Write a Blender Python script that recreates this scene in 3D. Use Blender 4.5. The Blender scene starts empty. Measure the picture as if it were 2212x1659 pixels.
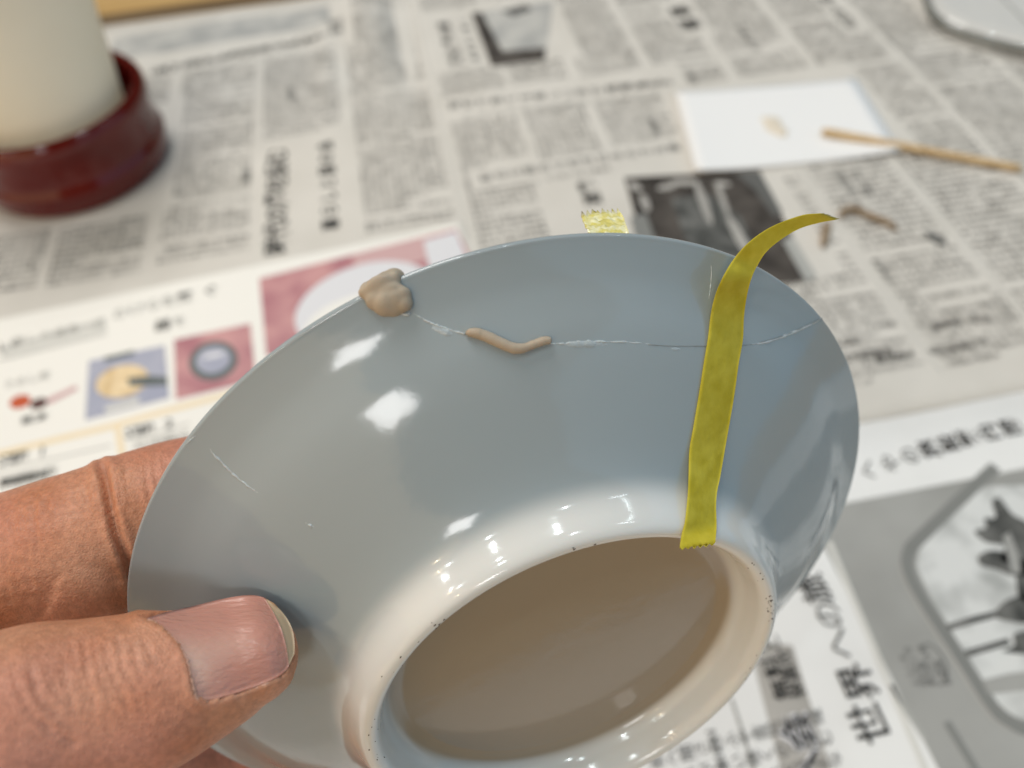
import bpy, bmesh, math, random
import numpy as np
from mathutils import Vector, Matrix

random.seed(7); rng = np.random.default_rng(7)
sc = bpy.context.scene
COL = sc.collection
MM = 0.001

# ------------------------------------------------------------------ camera, world, lights, exposure
FPX = 1662.0; CXY = np.array([1106.0, 829.5])          # focal length and centre of a 2212 px wide picture
WM = np.array([[0.98120041, -0.17657671, 0.07788727],
               [-0.18679035, -0.76741406, 0.61333924],
               [-0.04852964, -0.6163573, -0.78596981]])  # camera axes (right, down, forward) -> world (x, y, z)
EYE = np.array([0., 0., 250.])                          # mm above the table

def W(v): return np.asarray(v) @ WM.T + EYE

cam = bpy.data.objects.new('camera', bpy.data.cameras.new('camera'))
COL.objects.link(cam); sc.camera = cam
rx, dn, fw = WM[:, 0], WM[:, 1], WM[:, 2]
cam.matrix_world = Matrix(((rx[0], -dn[0], -fw[0], 0), (rx[1], -dn[1], -fw[1], 0), (rx[2], -dn[2], -fw[2], EYE[2] * MM), (0, 0, 0, 1)))
cam.data.sensor_width = 36; cam.data.lens = 36 * FPX / 2212
cam.data.clip_start = 0.005; cam.data.clip_end = 50
cam.data.dof.use_dof = True; cam.data.dof.focus_distance = 0.0915; cam.data.dof.aperture_fstop = 15.5

w = bpy.data.worlds.new('World'); sc.world = w; w.use_nodes = True
bg = w.node_tree.nodes['Background']
bg.inputs[0].default_value = (1.0, 0.93, 0.84, 1); bg.inputs[1].default_value = 0.05

DISH_W = W(np.array([3.414, 28.803, 115.679]))

def area(name, pos, size, power, color, target=None, shape='RECTANGLE', size_y=None, roll=0):
    l = bpy.data.lights.new(name, 'AREA'); l.shape = shape; l.size = size
    if size_y: l.size_y = size_y
    l.energy = power; l.color = color
    o = bpy.data.objects.new(name, l); COL.objects.link(o); o.location = pos
    t = Vector(DISH_W * MM) if target is None else Vector(target)
    q = (t - Vector(pos)).to_track_quat('-Z', 'Y')
    o.rotation_euler = (q @ Matrix.Rotation(roll, 4, 'Z').to_quaternion()).to_euler()
    return o

D0 = DISH_W * MM
def along(d, dist):
    d = np.array(d, float); d /= np.linalg.norm(d); return tuple(D0 + d * dist)
def onceil(d, z=2.2):
    d = np.array(d, float); return tuple(D0 + d * (z - D0[2]) / d[2])

area('ceiling_panel_lamp', (-0.40, 1.20, 2.0), 1.0, 29, (1.0, 0.97, 0.93), target=(0.05, 0.28, 0), size_y=0.8)
for i, d in enumerate([(0.28, -.06, .96), (-.30, -.18, .94), (-.34, 0, .94), (.14, .11, .98), (.05, .2, .97), (-.71, -.07, .71), (-.62, -.15, .75)]):
    area('downlight_lamp', onceil(d), 0.075, 2.1, (0.86, 0.97, 1.0), target=(0, 0.2, 0), shape='DISK')
for d in [(-.56, -.49, .67), (-.70, -.16, .70)]:
    area('warm_downlight_lamp', onceil(d), 0.075, 1.8, (1.0, 0.80, 0.5), target=(0, 0.2, 0), shape='DISK')
area('tube_lamp', onceil((.67, .14, .73), 1.9), 0.42, 1.6, (0.84, 0.97, 1.0), target=(1.6, .4, 0), size_y=0.06, roll=math.radians(10))
area('tube_lamp', onceil((.65, .00, .76), 1.9), 0.42, 1.6, (0.84, 0.97, 1.0), target=(1.5, 0, 0), size_y=0.06, roll=math.radians(10))
area('window_lamp', along((-.23, -.735, .64), 1.6), 0.27, 3.2, (1, 1, 1), size_y=0.27, roll=math.radians(52))
area('warm_side_fill', along((-.80, -.56, .36), 1.3), 1.9, 10.0, (1.0, 0.72, 0.42), size_y=1.5)  # added fill, standing in for the warm room reflected in the dish
area('cool_side_fill', along((.93, -.35, .16), 1.4), 2.2, 6.6, (0.36, 0.70, 1.0), size_y=1.7)  # added fill, gives the wall its blue reflection in place of a room

sc.view_settings.view_transform = 'Standard'; sc.view_settings.look = 'None'
sc.view_settings.exposure = 0.0; sc.view_settings.gamma = 1.0
sc.cycles.use_denoising = True
sc.cycles.max_bounces = 8

# ------------------------------------------------------------------ helpers
def tag(o, label, cat, group=None, kind=None):
    if label: o['label'] = label
    if cat: o['category'] = cat
    if group: o['group'] = group
    if kind: o['kind'] = kind
    return o

def link(name, me, mat=None, parent=None):
    o = bpy.data.objects.new(name, me); COL.objects.link(o)
    if mat is not None: me.materials.append(mat)
    if parent is not None: o.parent = parent
    return o

def mesh(name, verts_mm, faces, mat=None, parent=None, smooth=True, local=None):
    """verts in world mm; local = Matrix inverse to apply (metres)"""
    v = np.asarray(verts_mm, float) * MM
    if local is not None:
        L = np.array(local); v = v @ L[:3, :3].T + L[:3, 3]
    me = bpy.data.meshes.new(name); me.from_pydata(v.tolist(), [], faces)
    if smooth: me.polygons.foreach_set('use_smooth', [True] * len(me.polygons))
    me.update()
    return link(name, me, mat, parent)

def empty(name, loc_mm, rot=None):
    o = bpy.data.objects.new(name, None); COL.objects.link(o)
    if rot is not None: o.matrix_world = rot
    else: o.location = Vector(np.asarray(loc_mm) * MM)
    o.empty_display_size = .01
    return o

def inv(o): 
    bpy.context.view_layer.update(); return o.matrix_world.inverted()

def T(x, y, z=0.0):
    """the point of the table sheet (height z mm) at a spot of the 2212 px picture, as x, y in mm"""
    d = WM @ np.array([(x - CXY[0]) / FPX, (y - CXY[1]) / FPX, 1.0])
    return (d * (z - EYE[2]) / d[2])[:2]

def catmull(P, k, closed=False):
    P = np.asarray(P, float)
    Q = np.vstack([P[-1:], P, P[:2]]) if closed else np.vstack([2 * P[0] - P[1], P, 2 * P[-1] - P[-2]])
    o = []
    for i in range(1, len(Q) - 2):
        a, b, c, d = Q[i - 1:i + 3]
        for j in range(k):
            t = j / k
            o.append(.5 * (2 * b + (c - a) * t + (2 * a - 5 * b + 4 * c - d) * t * t + (3 * b - a - 3 * c + d) * t ** 3))
    if not closed: o.append(P[-1])
    return np.array(o)

def tube(path, rad, seg=12, caps=True):
    path = np.asarray(path, float); n = len(path); rad = np.broadcast_to(rad, (n,))
    tg = np.gradient(path, axis=0); tg /= np.linalg.norm(tg, axis=1)[:, None]
    ref = np.array([0.3, 0.2, 1.0]); vs = []; fs = []
    for i in range(n):
        a = np.cross(tg[i], ref); a /= np.linalg.norm(a); b = np.cross(tg[i], a); ref = -np.cross(tg[i], a)
        ref = np.cross(a, tg[i])
        for j in range(seg):
            t = 2 * math.pi * j / seg; vs.append(path[i] + rad[i] * (math.cos(t) * a + math.sin(t) * b))
    for i in range(n - 1):
        for j in range(seg):
            k = (j + 1) % seg; fs.append((i * seg + j, i * seg + k, (i + 1) * seg + k, (i + 1) * seg + j))
    if caps:
        fs.append(tuple(range(seg - 1, -1, -1))); fs.append(tuple((n - 1) * seg + j for j in range(seg)))
    return vs, fs

def lathe(prof, seg, origin, ax, e1, e2):
    vs = []; fs = []; n = len(prof)
    for j in range(seg):
        t = 2 * math.pi * j / seg; d = math.cos(t) * e1 + math.sin(t) * e2
        for r, z in prof: vs.append(origin + ax * z + d * max(r, 1e-4))
    for j in range(seg):
        k = (j + 1) % seg
        for i in range(n - 1): fs.append((j * n + i, j * n + i + 1, k * n + i + 1, k * n + i))
    return vs, fs

# ------------------------------------------------------------------ materials
def mat(name, col, rough=.5, spec=.5, **kw):
    m = bpy.data.materials.new(name); m.use_nodes = True
    p = m.node_tree.nodes['Principled BSDF']
    p.inputs['Base Color'].default_value = (*col, 1); p.inputs['Roughness'].default_value = rough
    p.inputs['Specular IOR Level'].default_value = spec
    for k, v in kw.items(): p.inputs[k.replace('_', ' ')].default_value = v
    return m

def nd(m, t, **kw):
    x = m.node_tree.nodes.new(t)
    for k, v in kw.items(): setattr(x, k, v)
    return x

def noise_color(m, c1, c2, scale, detail=4, stretch=None, lo=.35, hi=.65):
    nt = m.node_tree; p = nt.nodes['Principled BSDF']
    tc = nd(m, 'ShaderNodeTexCoord'); n = nd(m, 'ShaderNodeTexNoise'); n.inputs['Scale'].default_value = scale; n.inputs['Detail'].default_value = detail
    src = tc.outputs['Object']
    if stretch:
        mp = nd(m, 'ShaderNodeMapping'); mp.inputs['Scale'].default_value = stretch; nt.links.new(src, mp.inputs[0]); src = mp.outputs[0]
    nt.links.new(src, n.inputs['Vector'])
    r = nd(m, 'ShaderNodeValToRGB'); r.color_ramp.elements[0].color = (*c1, 1); r.color_ramp.elements[1].color = (*c2, 1)
    r.color_ramp.elements[0].position = lo; r.color_ramp.elements[1].position = hi
    nt.links.new(n.outputs['Fac'], r.inputs[0]); nt.links.new(r.outputs[0], p.inputs['Base Color'])
    return r

def bump(m, scale, dist, strength=1.0, kind='noise', stretch=None, detail=3, prev=None):
    nt = m.node_tree; p = nt.nodes['Principled BSDF']
    tc = nd(m, 'ShaderNodeTexCoord')
    n = nd(m, 'ShaderNodeTexNoise' if kind == 'noise' else 'ShaderNodeTexVoronoi')
    n.inputs['Scale'].default_value = scale
    if kind == 'noise': n.inputs['Detail'].default_value = detail
    else: n.feature = 'DISTANCE_TO_EDGE'
    src = tc.outputs['Object']
    if stretch:
        mp = nd(m, 'ShaderNodeMapping'); mp.inputs['Scale'].default_value = stretch; nt.links.new(src, mp.inputs[0]); src = mp.outputs[0]
    nt.links.new(src, n.inputs['Vector'])
    b = nd(m, 'ShaderNodeBump'); b.inputs['Distance'].default_value = dist; b.inputs['Strength'].default_value = strength
    nt.links.new(n.outputs[0], b.inputs['Height'])
    if prev: nt.links.new(prev.outputs[0], b.inputs['Normal'])
    nt.links.new(b.outputs[0], p.inputs['Normal'])
    return b

M = {}
M['newsprint'] = mat('newsprint', (.66, .63, .575), .85, .15); noise_color(M['newsprint'], (.64, .61, .56), (.69, .66, .61), 30); bump(M['newsprint'], 900, .00006)
M['newsprint_white'] = mat('newsprint_white', (.72, .72, .71), .8, .2); noise_color(M['newsprint_white'], (.80, .80, .79), (.84, .84, .83), 25)
M['ink'] = mat('ink', (.02, .02, .019), .7, .2)
M['ink_body'] = mat('ink_body', (.05, .048, .044), .8, .15)
M['ink_grey'] = mat('ink_grey', (.13, .13, .125), .8, .15)
M['ink_pale'] = mat('ink_pale', (.42, .42, .40), .8, .15)
M['print_grey'] = mat('print_grey', (.36, .36, .34), .75, .2); noise_color(M['print_grey'], (.33, .33, .315), (.40, .40, .385), 22)
M['print_frame'] = mat('print_frame', (.23, .235, .225), .75, .2)
M['print_light'] = mat('print_light', (.62, .63, .62), .75, .2); noise_color(M['print_light'], (.42, .43, .42), (.70, .71, .70), 75, 3, lo=.3, hi=.55)
M['print_dark'] = mat('print_dark', (.06, .062, .058), .7, .2); noise_color(M['print_dark'], (.055, .057, .054), (.17, .17, .162), 120)
M['print_photo'] = mat('print_photo', (.05, .043, .038), .7, .2); noise_color(M['print_photo'], (.035, .03, .027), (.10, .088, .078), 60, 2)
M['print_sky'] = mat('print_sky', (.42, .42, .41), .75, .2); noise_color(M['print_sky'], (.38, .38, .37), (.54, .53, .50), 60, 2)
M['print_band'] = mat('print_band', (.45, .43, .40), .8, .15); noise_color(M['print_band'], (.40, .385, .36), (.48, .46, .43), 30)
M['leaflet'] = mat('leaflet', (.88, .86, .81), .45, .3)
M['pink'] = mat('pink', (.50, .22, .24), .4, .3); noise_color(M['pink'], (.42, .17, .20), (.60, .31, .31), 70, 3)
M['lavender'] = mat('lavender', (.36, .38, .48), .4, .3); noise_color(M['lavender'], (.33, .35, .46), (.42, .43, .52), 60, 3)
M['pale_white'] = mat('pale_white', (.74, .74, .77), .4, .3)
M['ring_dark'] = mat('ring_dark', (.11, .13, .13), .4, .3)
M['yellow_pale'] = mat('yellow_pale', (.78, .58, .33), .4, .3); noise_color(M['yellow_pale'], (.62, .43, .2), (.85, .67, .42), 160, 2)
M['yellow_line'] = mat('yellow_line', (.86, .72, .50), .45, .3)
M['brownish'] = mat('brownish', (.10, .04, .035), .5, .3)
M['orange_red'] = mat('orange_red', (.55, .10, .035), .4, .3)
M['rose_pale'] = mat('rose_pale', (.62, .40, .40), .4, .3)
M['box_grey'] = mat('box_grey', (.68, .67, .63), .5, .3)
M['card'] = mat('card', (.91, .91, .91), .45, .3); bump(M['card'], 700, .00003)
M['red'] = mat('red_lacquer', (.16, .009, .006), .05, .5); noise_color(M['red'], (.095, .004, .002), (.12, .006, .003), 40)
M['cup'] = mat('cup_paper', (.80, .76, .66), .6, .25); noise_color(M['cup'], (.90, .86, .76), (.93, .90, .81), 25)
nt = M['cup'].node_tree; tr = nd(M['cup'], 'ShaderNodeBsdfTranslucent'); tr.inputs[0].default_value = (.92, .89, .80, 1); mx = nd(M['cup'], 'ShaderNodeMixShader'); mx.inputs[0].default_value = .45
nt.links.new(nt.nodes['Principled BSDF'].outputs[0], mx.inputs[1]); nt.links.new(tr.outputs[0], mx.inputs[2]); nt.links.new(mx.outputs[0], nt.nodes['Material Output'].inputs[0])
M['wood_table'] = mat('wood_table', (.55, .36, .14), .45, .4); noise_color(M['wood_table'], (.46, .28, .10), (.60, .40, .17), 8, 6, stretch=(1, 14, 14))
M['shade_brown'] = mat('shade_brown', (.13, .085, .045), .5, .4); noise_color(M['shade_brown'], (.10, .065, .035), (.17, .115, .06), 10, 5, stretch=(1, 12, 12))
M['stick'] = mat('stick_wood', (.55, .36, .17), .6, .3); noise_color(M['stick'], (.52, .35, .17), (.76, .58, .34), 60, 5, stretch=(1, 12, 12))
M['putty'] = mat('putty', (.50, .385, .27), .55, .35, Subsurface_Weight=.08, Subsurface_Scale=.002)
noise_color(M['putty'], (.40, .33, .25), (.48, .405, .315), 160, 5); bump(M['putty'], 500, .0002, .6)
M['paste'] = mat('paste', (.80, .72, .60), .35, .5)
M['scrap'] = mat('scrap', (.36, .24, .14), .6, .3); noise_color(M['scrap'], (.24, .17, .105), (.38, .29, .20), 200)

# glaze: pale blue-white porcelain under a clear glossy coat
g = M['glaze'] = mat('glaze', (.60, .655, .67), .10, .5, Subsurface_Weight=.05, Subsurface_Scale=.002)
rg_ = noise_color(g, (.31, .362, .388), (.34, .388, .41), 18, 3)
b1 = bump(g, 35, .00012, .5, detail=1); bump(g, 420, .00003, .6, detail=2, prev=b1)
M['foot_glaze'] = g
M['pit'] = mat('pit', (.05, .03, .02), .6, .3)
M['seam'] = mat('glue_seam_and_glint', (.50, .54, .56), .25, .5, Subsurface_Weight=.1, Subsurface_Scale=.001); bump(M['seam'], 2200, .00012)
M['film'] = mat('glue_film', (.40, .455, .485), .22, .5); bump(M['film'], 2600, .0001)
M['hairline'] = mat('hairline', (.26, .29, .30), .4, .3)

t = M['tape'] = mat('washi_tape', (.56, .47, .035), .55, .3)
noise_color(t, (.52, .44, .022), (.64, .56, .055), 420, 7); bump(t, 900, .00012, .9)
nt = t.node_tree; p = nt.nodes['Principled BSDF']; tr = nd(t, 'ShaderNodeBsdfTranslucent'); tr.inputs[0].default_value = (.85, .68, .07, 1)
mx = nd(t, 'ShaderNodeMixShader'); mx.inputs[0].default_value = .2
nt.links.new(p.outputs[0], mx.inputs[1]); nt.links.new(tr.outputs[0], mx.inputs[2]); nt.links.new(mx.outputs[0], nt.nodes['Material Output'].inputs[0])

ta = M['tape_back_lit'] = mat('tape_adhesive_lit', (.85, .80, .40), .22, .7); noise_color(ta, (.74, .66, .20), (.90, .87, .55), 900, 5, lo=.4, hi=.6); bump(ta, 1400, .00012, .7)  # paler adhesive side: strong light on the stub is put into its colour
cl = M['clear'] = mat('clear_plastic', (.85, .86, .86), .08, .5)
nt = cl.node_tree; p = nt.nodes['Principled BSDF']; tp = nd(cl, 'ShaderNodeBsdfTransparent'); mx = nd(cl, 'ShaderNodeMixShader'); mx.inputs[0].default_value = .45
nt.links.new(p.outputs[0], mx.inputs[1]); nt.links.new(tp.outputs[0], mx.inputs[2]); nt.links.new(mx.outputs[0], nt.nodes['Material Output'].inputs[0])
M['plastic_edge'] = mat('plastic_edge', (.17, .18, .17), .15, .6)

# skin
s = M['skin'] = mat('skin', (.55, .27, .17), .48, .32, Subsurface_Weight=.18, Subsurface_Scale=.0022)
s.node_tree.nodes['Principled BSDF'].inputs['Subsurface Radius'].default_value = (1.0, .35, .2)
noise_color(s, (.51, .20, .10), (.64, .32, .20), 110, 6, lo=.3, hi=.7)
nt = s.node_tree; p = nt.nodes['Principled BSDF']; src = p.inputs['Base Color'].links[0].from_socket
tc = nd(s, 'ShaderNodeTexCoord'); n1 = nd(s, 'ShaderNodeTexNoise'); n1.inputs['Scale'].default_value = 38; n1.inputs['Detail'].default_value = 2; nt.links.new(tc.outputs['Object'], n1.inputs['Vector'])
n2 = nd(s, 'ShaderNodeTexNoise'); n2.inputs['Scale'].default_value = 1500; n2.inputs['Detail'].default_value = 3; nt.links.new(tc.outputs['Object'], n2.inputs['Vector'])
mr = nd(s, 'ShaderNodeMapRange'); mr.inputs[1].default_value = .42; mr.inputs[2].default_value = .62; mr.inputs[3].default_value = 0; mr.inputs[4].default_value = .65; nt.links.new(n1.outputs['Fac'], mr.inputs[0])
mk = nd(s, 'ShaderNodeMixRGB'); mk.inputs[2].default_value = (.58, .235, .17, 1); nt.links.new(mr.outputs[0], mk.inputs[0]); nt.links.new(src, mk.inputs[1])
mp_ = nd(s, 'ShaderNodeMapRange'); mp_.inputs[1].default_value = .35; mp_.inputs[2].default_value = .65; mp_.inputs[3].default_value = .86; mp_.inputs[4].default_value = 1.09; nt.links.new(n2.outputs['Fac'], mp_.inputs[0])
ml = nd(s, 'ShaderNodeMixRGB', blend_type='MULTIPLY'); ml.inputs[0].default_value = 1; nt.links.new(mk.outputs[0], ml.inputs[1]); nt.links.new(mp_.outputs[0], ml.inputs[2]); nt.links.new(ml.outputs[0], p.inputs['Base Color'])
b1 = bump(s, 2300, .00012, .7, kind='vor'); b2 = bump(s, 700, .0003, .5, detail=6, prev=b1)
nl = M['nail'] = mat('nail', (.62, .33, .27), .27, .5, Subsurface_Weight=.15, Subsurface_Scale=.0012)
nt = nl.node_tree; at_ = nd(nl, 'ShaderNodeVertexColor'); at_.layer_name = 'moon'; mc = nd(nl, 'ShaderNodeMixRGB'); mc.inputs[1].default_value = (.54, .25, .19, 1); mc.inputs[2].default_value = (.66, .42, .34, 1)
nt.links.new(at_.outputs[0], mc.inputs[0]); nt.links.new(mc.outputs[0], nt.nodes['Principled BSDF'].inputs['Base Color']); bump(nl, 260, .0003, .6, stretch=(1, 7, 7), detail=2)
M['nail_edge'] = mat('nail_edge', (.58, .42, .27), .35, .45, Subsurface_Weight=.1, Subsurface_Scale=.001)
M['nail_moon'] = mat('nail_moon', (.70, .45, .38), .28, .5, Subsurface_Weight=.15, Subsurface_Scale=.001)
M['cuticle'] = mat('cuticle', (.58, .33, .24), .5, .4)

# ------------------------------------------------------------------ the table and the floor beyond
def slab(name, x0, x1, y0, y1, z0, z1, m, parent=None, bev=1.0):
    bm = bmesh.new(); bmesh.ops.create_cube(bm, size=1)
    for v in bm.verts:
        v.co = Vector(((x0 + x1) / 2 + v.co.x * (x1 - x0), (y0 + y1) / 2 + v.co.y * (y1 - y0), (z0 + z1) / 2 + v.co.z * (z1 - z0))) * MM
    bmesh.ops.bevel(bm, geom=bm.edges[:], offset=bev * MM, segments=3, affect='EDGES')
    me = bpy.data.meshes.new(name); bm.to_mesh(me); bm.free()
    return link(name, me, m, parent)

table = empty('table', (0, 200, 0))
tag(table, 'pale wooden table top showing past the far edge of the newspapers', 'table', kind='structure')
Pi = inv(table)
def under(o, par):
    o.parent = par; o.matrix_parent_inverse = inv(par)
under(slab('board', -900, 900, -500, 567, -25, 0, M['wood_table'], bev=1.5), table)
under(slab('board', -900, 900, 584, 900, -27, -2, M['wood_table'], bev=2.5), table)
under(slab('shade_strip', -900, 900, 567.5, 583.5, -20, -1.2, M['shade_brown']), table)  # dark strip coloured to stand in for shade past the table edge

# ------------------------------------------------------------------ glyphs for the printing
class Glyphs:
    def __init__(s):
        s.cache = {}
        s.cu = bpy.data.curves.new('glyph_source', 'FONT'); s.cu.resolution_u = 2; s.cu.size = 1
        s.ob = bpy.data.objects.new('glyph_source', s.cu); COL.objects.link(s.ob)
    def get(s, ch, bold=0.0):
        key = (ch, bold)
        if key not in s.cache:
            s.cu.body = ch; s.cu.offset = bold; bpy.context.view_layer.update()
            dg = bpy.context.evaluated_depsgraph_get(); me = bpy.data.meshes.new_from_object(s.ob.evaluated_get(dg))
            v = np.zeros(len(me.vertices) * 3); me.vertices.foreach_get('co', v); me.calc_loop_triangles()
            f = np.zeros(len(me.loop_triangles) * 3, int); me.loop_triangles.foreach_get('vertices', f)
            v = v.reshape(-1, 3)[:, :2]
            s.cache[key] = (v, f.reshape(-1, 3)); bpy.data.meshes.remove(me)
        return s.cache[key]
    def done(s):
        bpy.data.objects.remove(s.ob); bpy.data.curves.remove(s.cu)
GL = Glyphs()

class Print:
    """flat lettering collected into one mesh per kind of ink"""
    def __init__(s, bold=0.0): s.v = []; s.f = []; s.n = 0; s.lines = []; s.bold = bold
    def add(s, v, f):
        s.v.append(v); s.f.append(f + s.n); s.n += len(v)
    def char(s, ch, org, right, up, size, hz):
        if ch in ' \u3000': return
        g, f = GL.get(ch, s.bold)
        g = g - np.array([0.5, 0.38])
        xy = np.asarray(org) + size * (g[:, :1] * np.asarray(right) + g[:, 1:] * np.asarray(up))
        s.add(np.c_[xy, hz(xy[:, 0], xy[:, 1])], f)
    def row(s, text, org, adv, right, up, size, hz):
        o = np.array(org, float); adv = np.array(adv, float); s.cut()
        for ch in text: s.char(ch, o, right, up, size, hz); o = o + adv
        s.cut()
    def cut(s):
        """close the line of print gathered so far"""
        if s.v: s.lines.append((s.v, s.f))
        s.v = []; s.f = []; s.n = 0
    def build_lines(s, name, m, parent):
        s.cut()
        for v, f in s.lines:
            s.v, s.f = v, f; s.build(name, m, parent)
        s.v = []
    def build(s, name, m, parent):
        if not s.v: return None
        v = np.vstack(s.v) * MM; f = np.vstack(s.f)
        me = bpy.data.meshes.new(name); me.vertices.add(len(v)); me.vertices.foreach_set('co', v.ravel())
        me.loops.add(f.size); me.loops.foreach_set('vertex_index', f.ravel().astype(np.int32))
        me.polygons.add(len(f)); me.polygons.foreach_set('loop_start', np.arange(0, f.size, 3, dtype=np.int32)); me.polygons.foreach_set('loop_total', np.full(len(f), 3, dtype=np.int32))
        me.update(calc_edges=True)
        o = link(name, me, m); under(o, parent); return o

def grid_sheet(name, x0, x1, y0, y1, hz, m, step=4.0, skirt=.35, parent=None):
    nx = max(2, int((x1 - x0) / step) + 1); ny = max(2, int((y1 - y0) / step) + 1)
    X, Y = np.meshgrid(np.linspace(x0, x1, nx), np.linspace(y0, y1, ny), indexing='ij')
    Z = hz(X.ravel(), Y.ravel()); top = np.c_[X.ravel(), Y.ravel(), Z]; bot = top - [0, 0, skirt]
    N = nx * ny; fs = []
    for i in range(nx - 1):
        for j in range(ny - 1):
            a = i * ny + j; q = (a, a + ny, a + ny + 1, a + 1); fs.append(q); fs.append(tuple(N + k for k in reversed(q)))
    rim = [i * ny for i in range(nx)] + [(nx - 1) * ny + j for j in range(1, ny)] + [i * ny + ny - 1 for i in range(nx - 2, -1, -1)] + [j for j in range(ny - 2, 0, -1)]
    for a, b in zip(rim, rim[1:] + rim[:1]): fs.append((a, N + a, N + b, b))
    o = mesh(name, np.vstack([top, bot]), fs, m)
    if parent: under(o, parent)
    return o

def quad_print(name, c4, hz, off, m, parent, n=10):
    """a printed picture: four table-plane corners, laid on the sheet"""
    c4 = np.asarray(c4, float); vs = []; fs = []
    for i in range(n + 1):
        for j in range(n + 1):
            a, b = i / n, j / n
            q = (1 - a) * (1 - b) * c4[0] + a * (1 - b) * c4[1] + a * b * c4[2] + (1 - a) * b * c4[3]
            vs.append((q[0], q[1], float(hz(q[0], q[1])) + off))
    for i in range(n):
        for j in range(n):
            a = i * (n + 1) + j; fs.append((a, a + 1, a + n + 2, a + n + 1))
    o = mesh(name, vs, fs, m); under(o, parent); return o

def poly_print(name, pts, hz, off, m, parent):
    pts = np.asarray(pts, float)
    vs = [(x, y, float(hz(x, y)) + off) for x, y in pts]
    o = mesh(name, vs, [tuple(range(len(vs)))], m); under(o, parent); return o

def ribbon_print(name, pts, wd, hz, off, m, parent):
    pts = np.asarray(pts, float); tg = np.gradient(pts, axis=0); tg /= np.linalg.norm(tg, axis=1)[:, None]
    nn = np.c_[-tg[:, 1], tg[:, 0]]; vs = []; fs = []
    wd = np.broadcast_to(wd, (len(pts),))
    for q, d, ww in zip(pts, nn, wd):
        for sg in (-.5, .5):
            x, y = q + d * ww * sg; vs.append((x, y, float(hz(x, y)) + off))
    for i in range(len(pts) - 1): fs.append((2 * i, 2 * i + 1, 2 * i + 3, 2 * i + 2))
    o = mesh(name, vs, fs, m); under(o, parent); return o

def ell(cx, cy, a, b, rot=0, n=40, z=1.5):
    t = np.linspace(0, 2 * math.pi, n, endpoint=False); c, s_ = math.cos(rot), math.sin(rot)
    return [T(cx + a * math.cos(k) * c - b * math.sin(k) * s_, cy + a * math.cos(k) * s_ + b * math.sin(k) * c, z) for k in t]

# ------------------------------------------------------------------ newspapers
FILL = ('新聞社会今日午後時間地域市民生活研究大学発表調査結果開始予定関係者年月日本国内東京都県内東北海道中部自然環境技術産業会議計画参加'
        'のにをはがでとしているすることもなたれからまでよりこのそのあるいうえおかきくけさせそたちつてなねのはひふへほまみむめやゆよらりるれろわん、。')
def rnd_text(n): return ''.join(FILL[i] for i in rng.integers(0, len(FILL), n))

def hA(x, y):
    x = np.asarray(x, float); y = np.asarray(y, float)
    z = 1.5 + .35 * np.sin(x / 41 + .4) * np.sin(y / 53) + .25 * np.sin(x / 17 + y / 37)
    z = z + 5.5 * np.exp(-((x + 12) / 17) ** 2 - ((y - 505) / 60) ** 2) - 3.6 * np.exp(-((x - 9) / 8) ** 2 - ((y - 500) / 70) ** 2)
    z = z + 2.4 * np.exp(-((x + 40) / 9) ** 2 - ((y - 470) / 50) ** 2)
    e = np.clip(1 - (y - 145.2) / 5.0, 0, 1)
    z = z + .9 * np.exp(-((y - 150) / 16) ** 2) - 2.2 * (1 - np.sqrt(np.clip(1 - e ** 2, 0, 1)))
    z = np.where(x < 25, np.minimum(z, 1.5 + (z - 1.5) * np.clip((y - 285) / 60, 0, 1)), z)
    return z
def hB(x, y): return 0.3 + 0 * np.asarray(x, float)

UPR = np.array([0., 1.]); UPU = np.array([-1., 0.])     # newspaper glyphs lie turned: their right is away from the reader, their top to the side
npA = empty('newspaper', (60, 145, 1))
tag(npA, 'large newsprint sheet of small Japanese text lying under the leaflet and white card', 'newspaper', 'newspapers covering the table')
grid_sheet('sheet', -420, 470, 145.2, 556, hA, M['newsprint'], 3.0, .3, npA)
grid_sheet('under_sheet', -425, 470, 152, 563, lambda x, y: hA(x, y) * 0 + .55, M['newsprint'], 40, .4, npA)

heads = Print(.022); greys = Print(.014); body = Print(.006); pale = Print()
off = lambda x, y: hA(x, y) + .12
# blocks left free of body text: x0, x1, y0, y1
FREE = [(-82, -32, 296, 398), (-200, -20, 485, 560), (55, 116, 434, 520), (22, 56, 440, 520), (104, 182, 222, 322), (22, 165, 386, 412),
        (30, 146, 324, 340), (150, 262, 300, 388), (-400, 22, 100, 302), (178, 199, 442, 488), (275, 291, 416, 470), (88, 106, 292, 318), (-240, -128, 345, 452),
        (60, 134, 100, 320), (-400, 470, 100, 160), (330, 470, 380, 560)]
def free(x, y): return any(a < x < b and c < y < d for a, b, c, d in FREE)
bands = [(-238, -186), (-182, -134), (-130, -84), (-80, -32), (-28, 17), (25, 64), (67, 104), (108, 148), (152, 192), (197, 240), (245, 290), (295, 340), (345, 395)]
for bi, (x0, x1) in enumerate(bands):
    y = 546 - rng.uniform(0, 3)
    gap = 0
    while y > 158:
        nchar = int((x1 - x0) / 3.45)
        tone = body
        dens = 1.0
        stop = nchar if rng.random() > .1 else rng.integers(3, nchar)
        for k in range(stop):
            x = x0 + 1.8 + k * 3.45
            if free(x, y) or (x > 20 and x < 140 and y < 230): continue
            if y > 505 and x > 60 and rng.random() < .2: continue
            tone.char(FILL[rng.integers(0, len(FILL))], (x, y), UPR, UPU, 3.3, off)
        y -= 4.45
        if rng.random() < .035: y -= 4.0
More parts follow.
